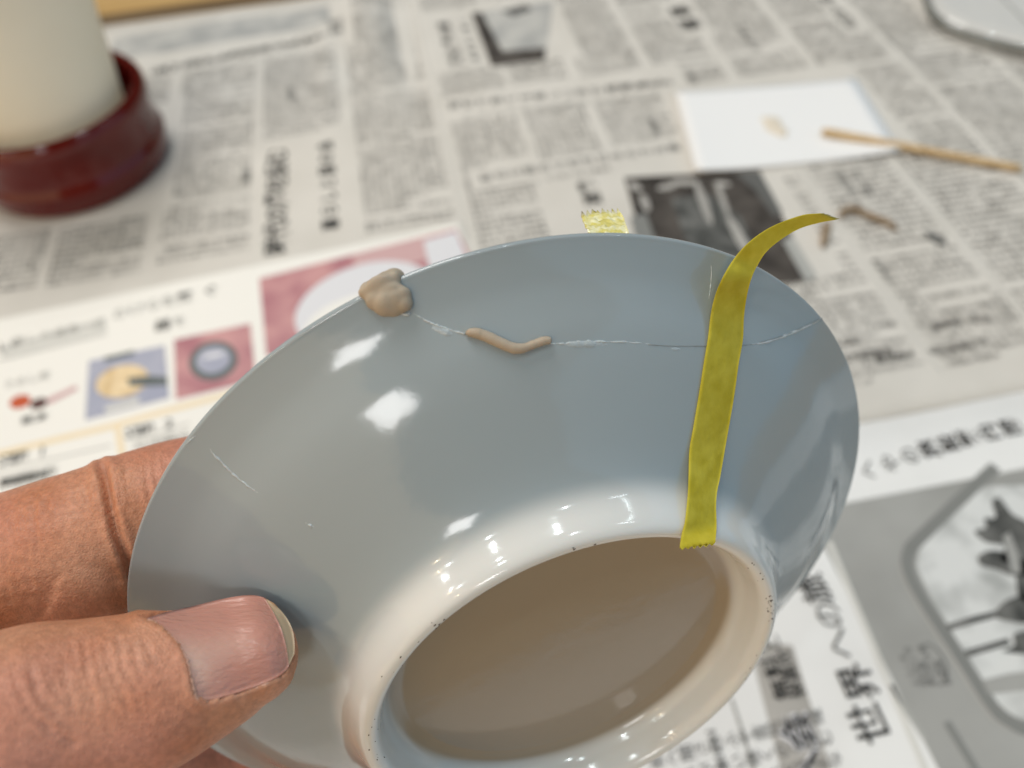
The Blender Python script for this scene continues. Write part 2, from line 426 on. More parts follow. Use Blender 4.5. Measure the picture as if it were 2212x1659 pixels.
# rules and white column gaps
for x, ya, yb in [(20.5, 285, 545), (150.3, 165, 222), (193.6, 160, 300), (242.5, 160, 290)]:
    ribbon_print('column_rule', [(x, ya + (yb - ya) * k / 30) for k in range(31)], .45, hA, .1, M['ink_pale'], npA)
# headlines
heads.row('時代の風を読む', (-72, 304), (0, 12.6), UPR, UPU, 13.5, off)
heads.row('暮らしと器の会', (-45, 314), (0, 11.2), UPR, UPU, 9.5, off)
dx = np.array([-44.5 + 147.4, 504.2 - 492.2]) / 15
heads.row('伝統工芸の技を次の世代へ受け継ぐ', (-146, 491), dx, UPR, UPU, 9.5, off)
greys.row('談', (-33, 506), (0, 9), UPR, UPU, 10, off); greys.row('話', (-33, 517), (0, 9), UPR, UPU, 10, off)
heads.row('文化', (38, 449), (0, 11), UPR, UPU, 10, off); heads.row('案内欄', (37, 474), (0, 11), UPR, UPU, 9, off)
greys.row('展覧会と催し', (50, 449), (0, 10), UPR, UPU, 6, off)
greys.row('地域で育てる新しい学びの場広がる', (30, 402), (8.3, -.6), UPR, UPU, 7.6, off); 
heads.row('支える人', (122, 396), (9, -.6), UPR, UPU, 7.4, off)
pale.row('市民が参加する講座の申し込み', (36, 389.5), (8.3, -.6), UPR, UPU, 5.2, off)
greys.row('町の工房から生まれる小さな器', (37, 332), (7.8, 0), UPR, UPU, 7.2, off)
heads.row('連載', (86, 301), (0, 10), UPR, UPU, 10, off)
heads.row('催事', (189, 454), (0, 18), UPR, UPU, 15, off)
heads.row('今週の一冊', (283, 424), (0, 9), UPR, UPU, 9, off)
for k, (xa, ya, tx) in enumerate([(157, 176, '定価全国書店'), (174, 172, '電話番号'), (197, 172, '受付時間平日'), (160, 184, '申込先'), (205, 184, '詳細はこちら')]):
    heads.row(tx, (xa, ya), (4.3, 0), UPR, UPU, 4.2, off)
for _ in range(26):
    xx, yy = rng.uniform(-120, 380), rng.uniform(180, 500)
    if not free(xx, yy) and not (xx < 145 and yy < 300): greys.row(rnd_text(4), (xx, yy), (0, 4.3), UPR, UPU, 4.6, off)
body.build('body_text', M['ink_body'], npA)['kind'] = 'stuff'
heads.build_lines('headline', M['ink'], npA); greys.build_lines('headline', M['ink_grey'], npA); pale.build_lines('headline', M['ink_pale'], npA)
# printed pictures on the large sheet
P = lambda *pts: [T(x, y, 1.5) for x, y in pts]
quad_print('printed_photo', P((1020, 28), (1195, 3), (1178, 128), (1065, 145)), hA, .10, M['print_sky'], npA)
poly_print('printed_shape', P((1018, 28), (1040, 26), (1085, 112), (1178, 104), (1176, 130), (1062, 146)), hA, .35, M['print_photo'], npA)
poly_print('printed_shape', P((1085, 25), (1135, 10), (1150, 22), (1110, 36)), hA, .35, M['ink_grey'], npA)
quad_print('printed_photo', P((1348, 384), (1640, 368), (1760, 608), (1420, 640)), hA, .10, M['print_photo'], npA)
for cx, cy, a, b, r in [(1372, 405, 16, 7, .5), (1440, 405, 22, 6, -.2), (1393, 440, 9, 20, -.4), (1520, 440, 9, 50, -.35), (1560, 430, 6, 40, -.35), (1600, 520, 10, 60, -.5), (1480, 395, 30, 6, 0), (1560, 398, 18, 5, .1)]:
    poly_print('printed_shape', ell(cx, cy, a, b, r), hA, .35, M['print_band'], npA)
for pts, mm_ in [([(1360, 470), (1395, 462), (1430, 560), (1420, 630), (1400, 620)], 'print_frame'), ([(1450, 430), (1530, 420), (1600, 470), (1640, 560), (1560, 600), (1480, 520)], 'print_dark'),
                 ([(1585, 372), (1640, 369), (1690, 460), (1672, 470), (1630, 410)], 'ink_grey'), ([(1690, 520), (1712, 512), (1765, 600), (1740, 610)], 'ink_pale')]:
    poly_print('printed_shape', P(*pts), hA, .22, M[mm_], npA)
poly_print('printed_spot', ell(2022, 518, 26, 9, .5), hA, .3, M['ink_grey'], npA)
quad_print('printed_panel', [(-180, 512), (-36, 518), (-36, 545), (-180, 545)], hA, .10, M['print_sky'], npA)

# the second newspaper, its fold edge showing under the large sheet
npB = empty('newspaper', (120, 60, 0))
tag(npB, 'glossier newspaper page with grey framed plant picture and large Japanese headline beside the dish', 'newspaper', 'newspapers covering the table')
grid_sheet('sheet', -420, 470, -120, 152, hB, M['newsprint_white'], 30, .25, npB)
oB = lambda x, y: hB(x, y) + .36
PB = lambda *pts: [T(x, y, .3) for x, y in pts]
# grey panel
poly_print('printed_panel', [(116.5, 114.6), (330, 113.2), (330, -30), (120.5, -30), (119, 10), (118, 60)], hB, .06, M['print_grey'], npB)
inner = PB((2118, 1052), (2004, 1165), (1984, 1190), (1980, 1225), (2010, 1290), (2090, 1420), (2150, 1515), (2185, 1545), (2230, 1560), (2600, 1545), (2600, 1035))
poly_print('printed_photo', inner, hB, .12, M['print_light'], npB)
fr = catmull(PB((2150, 1008), (2105, 1050), (1985, 1165), (1965, 1190), (1961, 1228), (1990, 1290), (2075, 1420), (2140, 1520), (2175, 1555), (2240, 1578), (2400, 1570)), 6)
ribbon_print('printed_frame', fr, 4.2, hB, .18, M['print_frame'], npB)
ribbon_print('printed_frame', fr + np.array([-2.5, -.4]), .8, hB, .17, M['print_band'], npB)
ribbon_print('printed_frame', PB((2048, 1356), (2100, 1340), (2170, 1322)), 2.0, hB, .24, M['print_dark'], npB)
ribbon_print('printed_frame', PB((2086, 1413), (2130, 1400), (2180, 1385)), 2.0, hB, .24, M['print_dark'], npB)
for pts in [[(2104, 1148), (2130, 1140), (2125, 1120), (2150, 1118), (2142, 1085), (2160, 1078), (2185, 1110), (2230, 1150), (2230, 1290), (2200, 1290), (2190, 1230), (2160, 1210), (2170, 1180), (2130, 1172)],
            [(2112, 1205), (2135, 1190), (2175, 1195), (2220, 1215), (2230, 1240), (2190, 1245), (2150, 1230), (2120, 1222)],
            [(2150, 1325), (2170, 1300), (2215, 1285), (2240, 1300), (2240, 1345), (2165, 1340)],
            [(2165, 1408), (2190, 1395), (2190, 1370), (2240, 1365), (2240, 1410)]]:
    cv = catmull(pts, 4, True); poly_print('printed_plant', PB(*[tuple(q) for q in cv]), hB, .3, M['print_dark'], npB)
poly_print('printed_plant', PB((2165, 1160), (2180, 1150), (2200, 1200), (2205, 1240), (2185, 1238)), hB, .34, M['print_grey'], npB)
poly_print('printed_plant', PB((2120, 1470), (2180, 1455), (2230, 1450), (2230, 1490), (2135, 1500)), hB, .3, M['print_grey'], npB)
ribbon_print('printed_line', PB((2045, 1560), (2100, 1650), (2160, 1760)), 2.4, hB, .2, M['print_frame'], npB)
ribbon_print('printed_line', PB((1925, 1480), (1960, 1540), (2000, 1600)), 1.4, hB, .2, M['ink_pale'], npB)
ribbon_print('column_rule', PB((1790, 1170), (1830, 1265), (1900, 1430), (2000, 1665)), 2.0, hB, .2, M['box_grey'], npB)
hd = Print(.016); gd = Print(.006); sm = Print(); wl = Print(.05)
# headline that reads away from the viewer
for ch, (x, y), sz in [('旅', (107.0, 86.5), 10.5), ('の', (107.6, 77.2), 10.5), ('へ', (107.0, 67.5), 10.5), ('界', (107.2, 55.5), 11.6), ('世', (105.2, 43.5), 12.0)]:
    (hd if ch in '世界旅' else gd).row(ch, (x, y), (0, 0), UPR, UPU, sz, oB)
for ch, (x, y) in zip('へやの施設案内図', [(145.5, 125.5), (155, 126.5), (163.2, 128), (171.5, 129.2), (179.8, 130), (188, 130.6), (197, 131.2), (206, 131.5)]):
    (gd if ch in 'へやの' else hd).row(ch, (x, y), (0, 0), UPR, UPU, 8.0, oB)
for k, tx in enumerate(['ようこそ', 'WORLD', '夢の旅', 'EXPO館', '特別展']):
    sm.row(tx, (124.5 + k * 2.4, 51.5 - .3 * k), (0, 2.6), UPR, UPU, 2.6, oB)
a = np.linspace(-.9, .9, 14); ribbon_print('printed_emblem', np.c_[129.0 + 7.5 * np.cos(a), 56.5 + 7.5 * np.sin(a)], .5, hB, .2, M['ink_grey'], npB)
sm.row('と一', (86, 72), (0, -9), UPR, UPU, 7, oB)
poly_print('printed_band', PB((1615, 1380), (1712, 1395), (1800, 1680), (1690, 1680)), hB, .10, M['print_band'], npB)
hd.row('無料', (83.5, 58), (0, 7), UPR, UPU, 6.6, oB); hd.row('特典付', (88.5, 57), (0, 5), UPR, UPU, 4.8, oB)
hd.row('会', (83.5, 45.5), (0, 0), UPR, UPU, 10, oB); wl.row('会', (83.2, 45.5), (0, 0), UPR, UPU, 11, lambda x, y: hB(x, y) + .25)
hd.row('入', (82.5, 35), (0, 0), UPR, UPU, 10, oB); wl.row('入', (82.2, 35), (0, 0), UPR, UPU, 11, lambda x, y: hB(x, y) + .25)
for k in range(3):
    sm.row(rnd_text(12), (40 + 0, 46 - k * 6), (4.6, .2), UPR, UPU, 4.8, oB)
sm.row('NIHON', (58, 36), (0, 3.5), UPR, UPU, 4.4, oB)
ribbon_print('column_rule', PB((1580, 1510), (1610, 1600), (1640, 1700)), 1.2, hB, .1, M['ink_pale'], npB)
hd.build_lines('headline', M['ink'], npB); gd.build_lines('headline', M['ink_grey'], npB); sm.build_lines('small_text', M['ink_grey'], npB); wl.build_lines('headline', M['pale_white'], npB)

# ------------------------------------------------------------------ leaflet
ZL = 2.5
hL = lambda x, y: ZL + 0 * np.asarray(x, float)
lf = empty('leaflet', (-90, 260, 2))
tag(lf, 'white printed leaflet with pink and lavender photos of kitchen dishes behind the finger', 'leaflet')
LP = lambda *pts: [T(x, y, ZL) for x, y in pts]
A0, A1 = T(988, 482, ZL), T(-6, 691, ZL); ex = (A0 - A1) / np.linalg.norm(A0 - A1); ey = np.array([-ex[1], ex[0]])
c4 = [A0, A0 - ey * 150, A0 - ey * 150 - ex * 300, A0 - ex * 300]
vs = [(x, y, ZL) for x, y in c4] + [(x, y, ZL - .3) for x, y in c4]
under(mesh('sheet', vs, [(3, 2, 1, 0), (4, 5, 6, 7), (0, 1, 5, 4), (1, 2, 6, 5), (2, 3, 7, 6), (3, 0, 4, 7)], M['leaflet'], smooth=False), lf)
def lq(name, pts, off, m): return poly_print(name, LP(*pts), hL, off, M[m], lf)
def le(name, cx, cy, a, b, r, off, m): return poly_print(name, ell(cx, cy, a, b, r, z=ZL), hL, off, M[m], lf)
lq('printed_photo', [(560, 602), (760, 550), (985, 494), (1060, 640), (900, 760), (576, 770)], .06, 'pink')
lq('printed_shape', [(915, 520), (985, 500), (1010, 560), (930, 590)], .12, 'pale_white')
lq('printed_shape', [(760, 552), (915, 514), (925, 560), (780, 600)], .10, 'rose_pale')
le('printed_bowl', 790, 660, 158, 88, -.3, .16, 'pale_white'); le('printed_bowl', 770, 700, 120, 60, -.3, .20, 'leaflet')
lq('printed_photo', [(376, 734), (541, 699), (553, 822), (380, 864)], .06, 'pink')
le('printed_bowl', 461, 780, 53, 42, -.25, .12, 'ring_dark'); le('printed_bowl', 461, 778, 38, 29, -.25, .18, 'lavender'); le('printed_bowl', 463, 768, 24, 5, -.25, .24, 'pale_white')
lq('printed_photo', [(192, 780), (356, 746), (366, 860), (184, 908)], .06, 'lavender')
le('printed_bowl', 264, 824, 58, 34, -.25, .12, 'yellow_pale'); lq('printed_spoon', [(275, 818), (320, 812), (362, 815), (362, 832), (320, 834), (280, 834)], .18, 'ring_dark')
lq('printed_shape', [(225, 772), (290, 757), (290, 766), (228, 782)], .12, 'ring_dark'); lq('printed_shape', [(225, 880), (300, 858), (302, 872), (230, 892)], .12, 'box_grey')
le('printed_spoon', 44, 868, 24, 14, -.3, .12, 'orange_red'); le('printed_spoon', 84, 872, 20, 11, -.35, .14, 'brownish')
lq('printed_spoon', [(100, 862), (165, 832), (168, 842), (105, 874)], .10, 'rose_pale')
ribbon_print('printed_line', LP((-20, 985), (120, 950), (237, 922), (350, 890), (480, 856), (600, 826)), 3.2, hL, .06, M['yellow_line'], lf)
ribbon_print('printed_line', LP((254, 918), (262, 970), (270, 1020)), 2.6, hL, .08, M['yellow_line'], lf)
lq('printed_box', [(2, 750), (226, 686), (232, 718), (6, 776)], .06, 'box_grey')
for yy in (6,): ribbon_print('printed_line', LP((-10, 781), (110, 752), (230, 722)), .7, hL, .1, M['ink_pale'], lf)
ltx = Print(.012); lgy = Print()
oL = lambda x, y: hL(x, y) + .3
def ltext(pr, txt, p0, p1, size):
    a, b = T(*p0, ZL), T(*p1, ZL); pr.row(txt, a, (b - a) / max(1, len(txt) - 1), ex, ey, size, oL)
ltext(lgy, 'かけらを', (262, 676), (365, 650), 8.2); ltext(ltx, '繋ぐ', (400, 642), (455, 628), 7.6)
ltext(ltx, '器', (352, 702), (353, 702), 7.6); ltext(lgy, 'を', (388, 693), (389, 693), 6.4)
ltext(ltx, 'い', (14, 748), (15, 748), 8); ltext(lgy, '直しの道具一式', (40, 738), (215, 698), 6.0)
ltext(lgy, 'うるし用', (20, 830), (95, 812), 5); ltext(ltx, '筆二本', (58, 908), (92, 900), 4.6)
ltext(ltx, 'STEP. 2', (290, 932), (375, 912), 7); ltext(ltx, 'STEP. 1', (18, 992), (102, 972), 7)
ltext(lgy, '割れた面を整える工程', (10, 1040), (110, 1018), 5); ltext(ltx, '薄く塗り合わせ', (10, 1044), (95, 1026), 4.5); ltext(lgy, '欠けを埋める', (300, 962), (400, 940), 5)
ribbon_print('printed_line', LP((-10, 1018), (120, 990), (240, 962)), .6, hL, .1, M['ink_pale'], lf); ribbon_print('printed_line', LP((275, 948), (330, 935), (410, 915)), .6, hL, .1, M['ink_pale'], lf)
ltx.build_lines('leaflet_text', M['ink_grey'], lf); lgy.build_lines('leaflet_text', M['ink_pale'], lf)
GL.done()

# ------------------------------------------------------------------ card, paste, stick, scraps
cc = [T(1457, 200, 3), T(1847, 171, 3), T(1941, 332, 3), T(1500, 376, 3)]
N = 16; vs = []; fs = []
for k, dz in enumerate((0, -.35)):
    for i in range(N + 1):
        for j in range(N + 1):
            a, b = i / N, j / N
            q = (1 - a) * (1 - b) * cc[0] + a * (1 - b) * cc[1] + a * b * cc[2] + (1 - a) * b * cc[3]
            vs.append((q[0], q[1], 3.0 + 2.4 * (abs(a - .5) * 2) ** 3 * (.3 + .7 * b) + dz))
n2 = (N + 1) ** 2
for i in range(N):
    for j in range(N):
        a = i * (N + 1) + j; fs.append((a, a + 1, a + N + 2, a + N + 1)); fs.append((n2 + a, n2 + a + N + 1, n2 + a + N + 2, n2 + a + 1))
per = [i * (N + 1) for i in range(N + 1)] + [N * (N + 1) + j for j in range(1, N + 1)] + [i * (N + 1) + N for i in range(N - 1, -1, -1)] + [j for j in range(N - 1, 0, -1)]
for a, b in zip(per, per[1:] + per[:1]): fs.append((a, b, n2 + b, n2 + a))
tag(mesh('paper_card', vs, fs, M['card']), 'blank white card with a dab of paste, lying on the newspaper', 'card')

def blob(name, centers, m, voxel, smooth_it=6, parent=None):
    """lumps (centre, radii, axes) fused into one body"""
    vs = []; fs = []
    for c, rad, ax in centers:
        bm = bmesh.new(); bmesh.ops.create_icosphere(bm, subdivisions=3, radius=1)
        b0 = len(vs)
        for v in bm.verts: vs.append(np.asarray(c) + np.asarray(ax).T @ (np.array(v.co) * np.asarray(rad)))
        for f in bm.faces: fs.append(tuple(b0 + v.index for v in f.verts))
        bm.free()
    return fuse(name, vs, fs, m, voxel, smooth_it, parent)

def fuse(name, vs, fs, m, voxel, smooth_it, parent=None):
    o = mesh(name + '_raw', vs, fs)
    md = o.modifiers.new('r', 'REMESH'); md.mode = 'VOXEL'; md.voxel_size = voxel * MM; md.use_smooth_shade = True
    sm_ = o.modifiers.new('s', 'SMOOTH'); sm_.factor = .5; sm_.iterations = smooth_it
    bpy.context.view_layer.update(); dg = bpy.context.evaluated_depsgraph_get()
    me = bpy.data.meshes.new_from_object(o.evaluated_get(dg)); old = o.data
    bpy.data.objects.remove(o); bpy.data.meshes.remove(old)
    me.name = name; me.materials.clear()
    me.polygons.foreach_set('use_smooth', [True] * len(me.polygons))
    return link(name, me, m, parent)

I3 = np.eye(3)
def onT(x, y, z): q = T(x, y, z); return np.array([q[0], q[1], z])
ps = [(onT(1668, 262, 3.3), (5.0, 4.6, .9), I3), (onT(1684, 282, 3.5), (4.2, 4.4, 1.1), I3), (onT(1672, 274, 3.4), (5.4, 4.2, .8), I3), (onT(1692, 288, 3.8), (2.2, 2.6, 1.0), I3), (onT(1652, 258, 3.2), (2.4, 2.4, .6), I3)]
tag(blob('paste_dab', ps, M['paste'], .35, 3), 'small cream dab of paste smeared on the white card', 'paste')

s0, s1 = onT(1776, 283, 5.8), onT(2206, 364, 3.4)
k = np.linspace(0, 1, 24)[:, None]; pth = s0 + (s1 - s0) * k
vv, ff = tube(pth, np.interp(k[:, 0], [0, .05, .5, 1], [1.5, 2.1, 1.9, 1.7]), 14)
tag(mesh('wooden_stick', vv, ff, M['stick']), 'thin pale wooden stick resting with its tip on the white card', 'stick')

def worm(name, pts, rad, m, seg=12, jit=.06):
    c = catmull(pts, 8); n = len(c); r = np.interp(np.linspace(0, 1, n), np.linspace(0, 1, len(rad)), rad) * (1 + jit * rng.standard_normal(n))
    e = np.linspace(0, 1, n); r = r * np.clip(np.minimum(e, 1 - e) * 14, .25, 1) ** .5
    vv, ff = tube(c, r, seg); return mesh(name, vv, ff, m)
tag(worm('putty_scrap', [onT(1812, 470, 3.3), onT(1826, 454, 4.0), onT(1850, 452, 4.4), onT(1876, 464, 3.8), onT(1896, 472, 4.3), onT(1915, 478, 3.8), onT(1938, 497, 3.2)], [1.2, 1.7, 1.6, 1.4, 1.7, 1.5, 1.2], M['scrap']), 'arched brown scrap of dried putty on the newspaper past the tape end', 'putty scrap', 'putty scraps on the newspaper')
tag(worm('putty_scrap', [onT(1788, 478, 3.2), onT(1784, 500, 3.4), onT(1778, 532, 3.2)], [1.7, 1.9, 1.6], M['scrap']), 'short straight stub of dried putty beneath the tape end', 'putty scrap', 'putty scraps on the newspaper')

# clear plastic lid at the far corner
edge = catmull([T(x, y, 8) for x, y in [(2002, -50), (2004, -5), (2022, 32), (2060, 58), (2110, 76), (2170, 92), (2260, 112), (2420, 130), (2560, 60), (2500, -120), (2250, -190), (2060, -130)]], 8, True)
lid = empty('plastic_lid', (edge[:, 0].mean(), edge[:, 1].mean(), 2))
tag(lid, 'clear plastic lid with a rounded grey edge lying on the newspaper beyond the card', 'lid')
ctr = edge.mean(0); ring = np.vstack([edge, edge[:1]])
vv, ff = tube(np.c_[ring, np.full(len(ring), 7.0)], 2.0, 10, False); under(mesh('lid_rim', vv, ff, M['plastic_edge']), lid)
n = len(edge); vs = [(*q, 7.2) for q in edge] + [(*(ctr + (q - ctr) * .93), 11.0) for q in edge] + [(*(ctr + (q - ctr) * .86), 11.6) for q in edge]
fs = [(r * n + i, r * n + (i + 1) % n, (r + 1) * n + (i + 1) % n, (r + 1) * n + i) for r in range(2) for i in range(n)] + [tuple(2 * n + i for i in range(n))]
under(mesh('lid_top', vs, fs, M['clear']), lid)
vv, ff = tube([(*T(2150, -20, 12), 12.0), (*T(2225, 55, 12), 12.0)], .25, 8); under(mesh('lid_crease', vv, ff, M['plastic_edge']), lid)

# ------------------------------------------------------------------ red lacquer holder and the cup in it
HC = np.array([-180., 400., 0.]); ez = np.array([0, 0, 1.]); exw = np.array([1., 0, 0]); eyw = np.array([0, 1., 0])
bowl = empty('lacquer_holder', (HC[0], HC[1], 2.2)); tag(bowl, 'glossy dark red lacquer bowl holding the white paper cup', 'bowl')
z0 = 2.3
pr = catmull([(0, z0 + .1), (40, z0 + .1), (46, z0 + .4), (48.6, z0 + 2), (49.6, z0 + 7), (50.8, z0 + 12), (50.0, z0 + 15.0), (49.0, z0 + 18.5), (49.2, z0 + 27), (50.6, z0 + 33.5), (50.7, z0 + 37), (49.6, z0 + 39.8), (47.4, z0 + 41.0), (45.3, z0 + 40.2), (44.1, z0 + 37.5), (43.8, z0 + 32), (43.4, z0 + 18), (41, z0 + 8), (36, z0 + 4.6), (20, z0 + 4), (0, z0 + 4)], 4)
vv, ff = lathe(pr, 96, HC, ez, exw, eyw); under(mesh('body', vv, ff, M['red']), bowl)
cup = empty('paper_cup', (HC[0], HC[1], 7)); tag(cup, 'cream white tapered paper cup standing in the red lacquer bowl', 'cup')
cb = z0 + 4.3
rr = lambda h: 38 + .15 * (h - 40)
cpr = [(0, cb + 3), (rr(cb) - 1.2, cb + 3), (rr(cb) - 1, cb), (rr(cb), cb)] + [(rr(h), h) for h in np.linspace(cb + 1, 112, 16)] + [(rr(112) + 1.2, 113), (rr(112) + 1.5, 114.3), (rr(112) + .4, 115.2), (rr(112) - .8, 114)] + [(rr(h) - .7, h) for h in np.linspace(110, cb + 6, 10)] + [(0, cb + 5)]
vv, ff = lathe(cpr, 96, HC, ez, exw, eyw); under(mesh('wall', vv, ff, M['cup']), cup)

# ------------------------------------------------------------------ the dish (camera-side frame, mm)
DC = np.array([3.41399215, 28.80318009, 115.679]); DN = np.array([0.29612056, 0.55605119, -0.77660781])
DU = np.array([0.19810934, -0.83114805, -0.51956291]); DV = np.array([-.934379637, 0, -.356278956])
OUT = catmull([(55.0, 0.0), (54.85, .28), (54.3, .52), (52.8, 1.2), (50.6, 2.35), (48.6, 3.75), (46.2, 5.6), (43.6, 7.3), (41, 8.8), (38.2, 10.35), (35.6, 11.8), (33.6, 13.0), (31.9, 14.2), (30.5, 15.6), (29.6, 17.2), (28.9, 18.7), (28.3, 19.5), (27.6, 19.8), (26.9, 19.55), (26.3, 18.7), (25.9, 17.2), (25.5, 15.6), (24.7, 14.3), (23.2, 13.7), (21, 13.5), (10, 13.45), (0, 13.4)], 6)
INN = catmull([(55.0, 0.0), (54.95, -.3), (54.6, -.62), (53.8, -.7), (50.5, .2), (46, 2.6), (41.5, 5.6), (36, 8.8), (31, 10.6), (25, 10.7), (10, 10.6), (0, 10.6)], 5)
def DP(r, z, t): return DC + DN * z + r * (math.cos(t) * DU + math.sin(t) * DV)
_pr = OUT[::-1]
def surf(r): return np.interp(r, _pr[:, 0], _pr[:, 1])
def hit(px, py, off=0.0):
    """the point of the dish's outer side seen at a spot of the picture, raised by off mm along its normal"""
    d = np.array([(px - CXY[0]) / FPX, (py - CXY[1]) / FPX, 1.0]); ts = np.linspace(70, 170, 1601)
    Pp = d[None] * ts[:, None] - DC; zz = Pp @ DN; r = np.sqrt(np.maximum((Pp * Pp).sum(1) - zz ** 2, 0))
    gg = zz - np.where(r < 55.2, surf(r), -99); ix = np.where((gg[:-1] > 0) & (gg[1:] <= 0) & (r[1:] < 55.2))[0]
    if not len(ix):
        tt = (DC @ DN) / (d @ DN); return d * tt + DN * off
    i = ix[0]; tt = ts[i] + (ts[i + 1] - ts[i]) * gg[i] / (gg[i] - gg[i + 1]); q = d * tt - DC
    z = q @ DN; rv = q - z * DN; r = np.linalg.norm(rv); rv /= r
    sl = (surf(r + .2) - surf(r - .2)) / .4; nrm = DN - sl * rv; nrm /= np.linalg.norm(nrm)
    return d * tt + nrm * off
def ncoord(v): return (np.asarray(v) - DC) @ DN
def planept(px, py, k):
    d = np.array([(px - CXY[0]) / FPX, (py - CXY[1]) / FPX, 1.0]); return d * (((DC + DN * k) @ DN) / (d @ DN))
def cam_pt(px, py, dep): return np.array([(px - CXY[0]) / FPX, (py - CXY[1]) / FPX, 1.0]) * dep

Rw = np.array([WM @ DU, WM @ DV, WM @ DN]).T
dm = Matrix(((*Rw[0], DISH_W[0] * MM), (*Rw[1], DISH_W[1] * MM), (*Rw[2], DISH_W[2] * MM), (0, 0, 0, 1)))
if dm.to_3x3().determinant() < 0:
    Rw[:, 1] *= -1; dm = Matrix(((*Rw[0], DISH_W[0] * MM), (*Rw[1], DISH_W[1] * MM), (*Rw[2], DISH_W[2] * MM), (0, 0, 0, 1)))
dish = empty('dish', None, dm)
# cream foot ring, shade inside it put in as tan, blue-grey glaze on the wall: three tones by distance from the axis
nt = g.node_tree; tco = nd(g, 'ShaderNodeTexCoord', object=dish); sp = nd(g, 'ShaderNodeSeparateXYZ'); nt.links.new(tco.outputs['Object'], sp.inputs[0])
cxy = nd(g, 'ShaderNodeCombineXYZ'); nt.links.new(sp.outputs[0], cxy.inputs[0]); nt.links.new(sp.outputs[1], cxy.inputs[1])
ln = nd(g, 'ShaderNodeVectorMath', operation='LENGTH'); nt.links.new(cxy.outputs[0], ln.inputs[0])
def rmap(a, b, src=ln.outputs['Value']):
    r_ = nd(g, 'ShaderNodeMapRange'); r_.interpolation_type = 'SMOOTHSTEP'; r_.inputs[1].default_value = a * MM; r_.inputs[2].default_value = b * MM; nt.links.new(src, r_.inputs[0]); return r_.outputs[0]
m1 = nd(g, 'ShaderNodeMixRGB'); m1.inputs[1].default_value = (.31, .258, .195, 1); m1.inputs[2].default_value = (.68, .685, .668, 1); nt.links.new(rmap(24.0, 25.6), m1.inputs[0])
m2 = nd(g, 'ShaderNodeMixRGB'); nt.links.new(m1.outputs[0], m2.inputs[1]); nt.links.new(rg_.outputs[0], m2.inputs[2]); nt.links.new(rmap(29.3, 32.0), m2.inputs[0])
m3 = nd(g, 'ShaderNodeMixRGB'); nt.links.new(rmap(12.5, 13.5, sp.outputs[2]), m3.inputs[0]); nt.links.new(rg_.outputs[0], m3.inputs[1]); nt.links.new(m2.outputs[0], m3.inputs[2])
nt.links.new(m3.outputs[0], nt.nodes['Principled BSDF'].inputs['Base Color']); tag(dish, 'pale blue porcelain dish held up with its foot ring facing the viewer', 'dish')
prof = np.vstack([INN[::-1], OUT[1:]])
vv, ff = lathe(prof, 256, DC, DN, DU, DV)
o = mesh('body', W(vv), ff, M['glaze']); under(o, dish)
bm = bmesh.new(); bm.from_mesh(o.data); bmesh.ops.remove_doubles(bm, verts=bm.verts, dist=1e-6); bmesh.ops.recalc_face_normals(bm, faces=bm.faces); bm.to_mesh(o.data); bm.free()
# pits in the bare rim of the foot ring
vs = []; fs = []
def pit(t, r, s_):
    c = DP(r, surf(r) + .015, t); b0 = len(vs)
    e1 = math.cos(t) * DU + math.sin(t) * DV; e2 = -math.sin(t) * DU + math.cos(t) * DV
    for k in range(7):
        a = 2 * math.pi * k / 7; vs.append(c + s_ * rng.uniform(.6, 1.2) * (math.cos(a) * e1 + 1.5 * math.sin(a) * e2))
    vs.append(c + DN * s_ * .35)
    for k in range(7): fs.append((b0 + k, b0 + (k + 1) % 7, b0 + 7))
for lo, hi, cnt in [(50, 75, 12), (88, 118, 10), (-75, -58, 26), (-52, -38, 7), (-5, 25, 3), (-100, -80, 7)]:
    for _ in range(cnt): pit(math.radians(rng.uniform(lo, hi)), 27.6 + rng.normal(-.2, .35), rng.uniform(.05, .13))
o = mesh('foot_pits', W(vs), fs, M['pit']); under(o, dish); o['kind'] = 'stuff'
# mended cracks, and glints on the glaze built as pale raised streaks
def seam(name, pts, rad, m, lift=.0, jit=.0, k=8, seg=8, rj=.2):
    c = catmull(pts, k); c = c + rng.normal(0, jit * 6, c.shape) if jit else c
    pp = np.array([hit(x, y, lift) for x, y in c]); r = np.interp(np.linspace(0, 1, len(pp)), np.linspace(0, 1, len(rad)), rad) * (1 + rj * rng.standard_normal(len(pp)).clip(-1.5, 1.5))
    vv, ff = tube(pp, r, seg); o = mesh(name, W(vv), ff, m); under(o, dish); return o
seam('glue_seam_and_glint', [(884, 672), (915, 690), (940, 702), (965, 710), (1005, 722)], [.05, .11, .17, .12, .14], M['seam'], -.06, .1)
seam('glue_seam_and_glint', [(1185, 742), (1220, 742), (1260, 738), (1310, 738), (1370, 740), (1410, 744)], [.10, .14, .16, .14, .12, .06], M['seam'], -.08, .1)
seam('glue_seam_and_glint', [(1600, 746), (1650, 740), (1700, 724), (1745, 704), (1774, 689)], [.05, .16, .24, .20, .14], M['seam'], -.08, .04)
seam('glue_film', [(905, 690), (935, 706), (965, 718), (1000, 728)], [.1, .75, .85, .5], M['film'], -.71, 0, 8, 16, .02)
seam('glue_film', [(1192, 744), (1230, 744), (1270, 743), (1320, 744), (1390, 748)], [.3, .7, .75, .6, .15], M['film'], -.63, 0, 8, 16, .02)
seam('glue_film', [(1420, 752), (1460, 754), (1500, 755)], [.15, .4, .15], M['film'], -.33, 0, 8, 16, .02)
seam('hairline_crack', [(1400, 744), (1450, 747), (1520, 747), (1590, 747), (1640, 742)], [.055, .07, .07, .06, .05], M['hairline'], -.01)
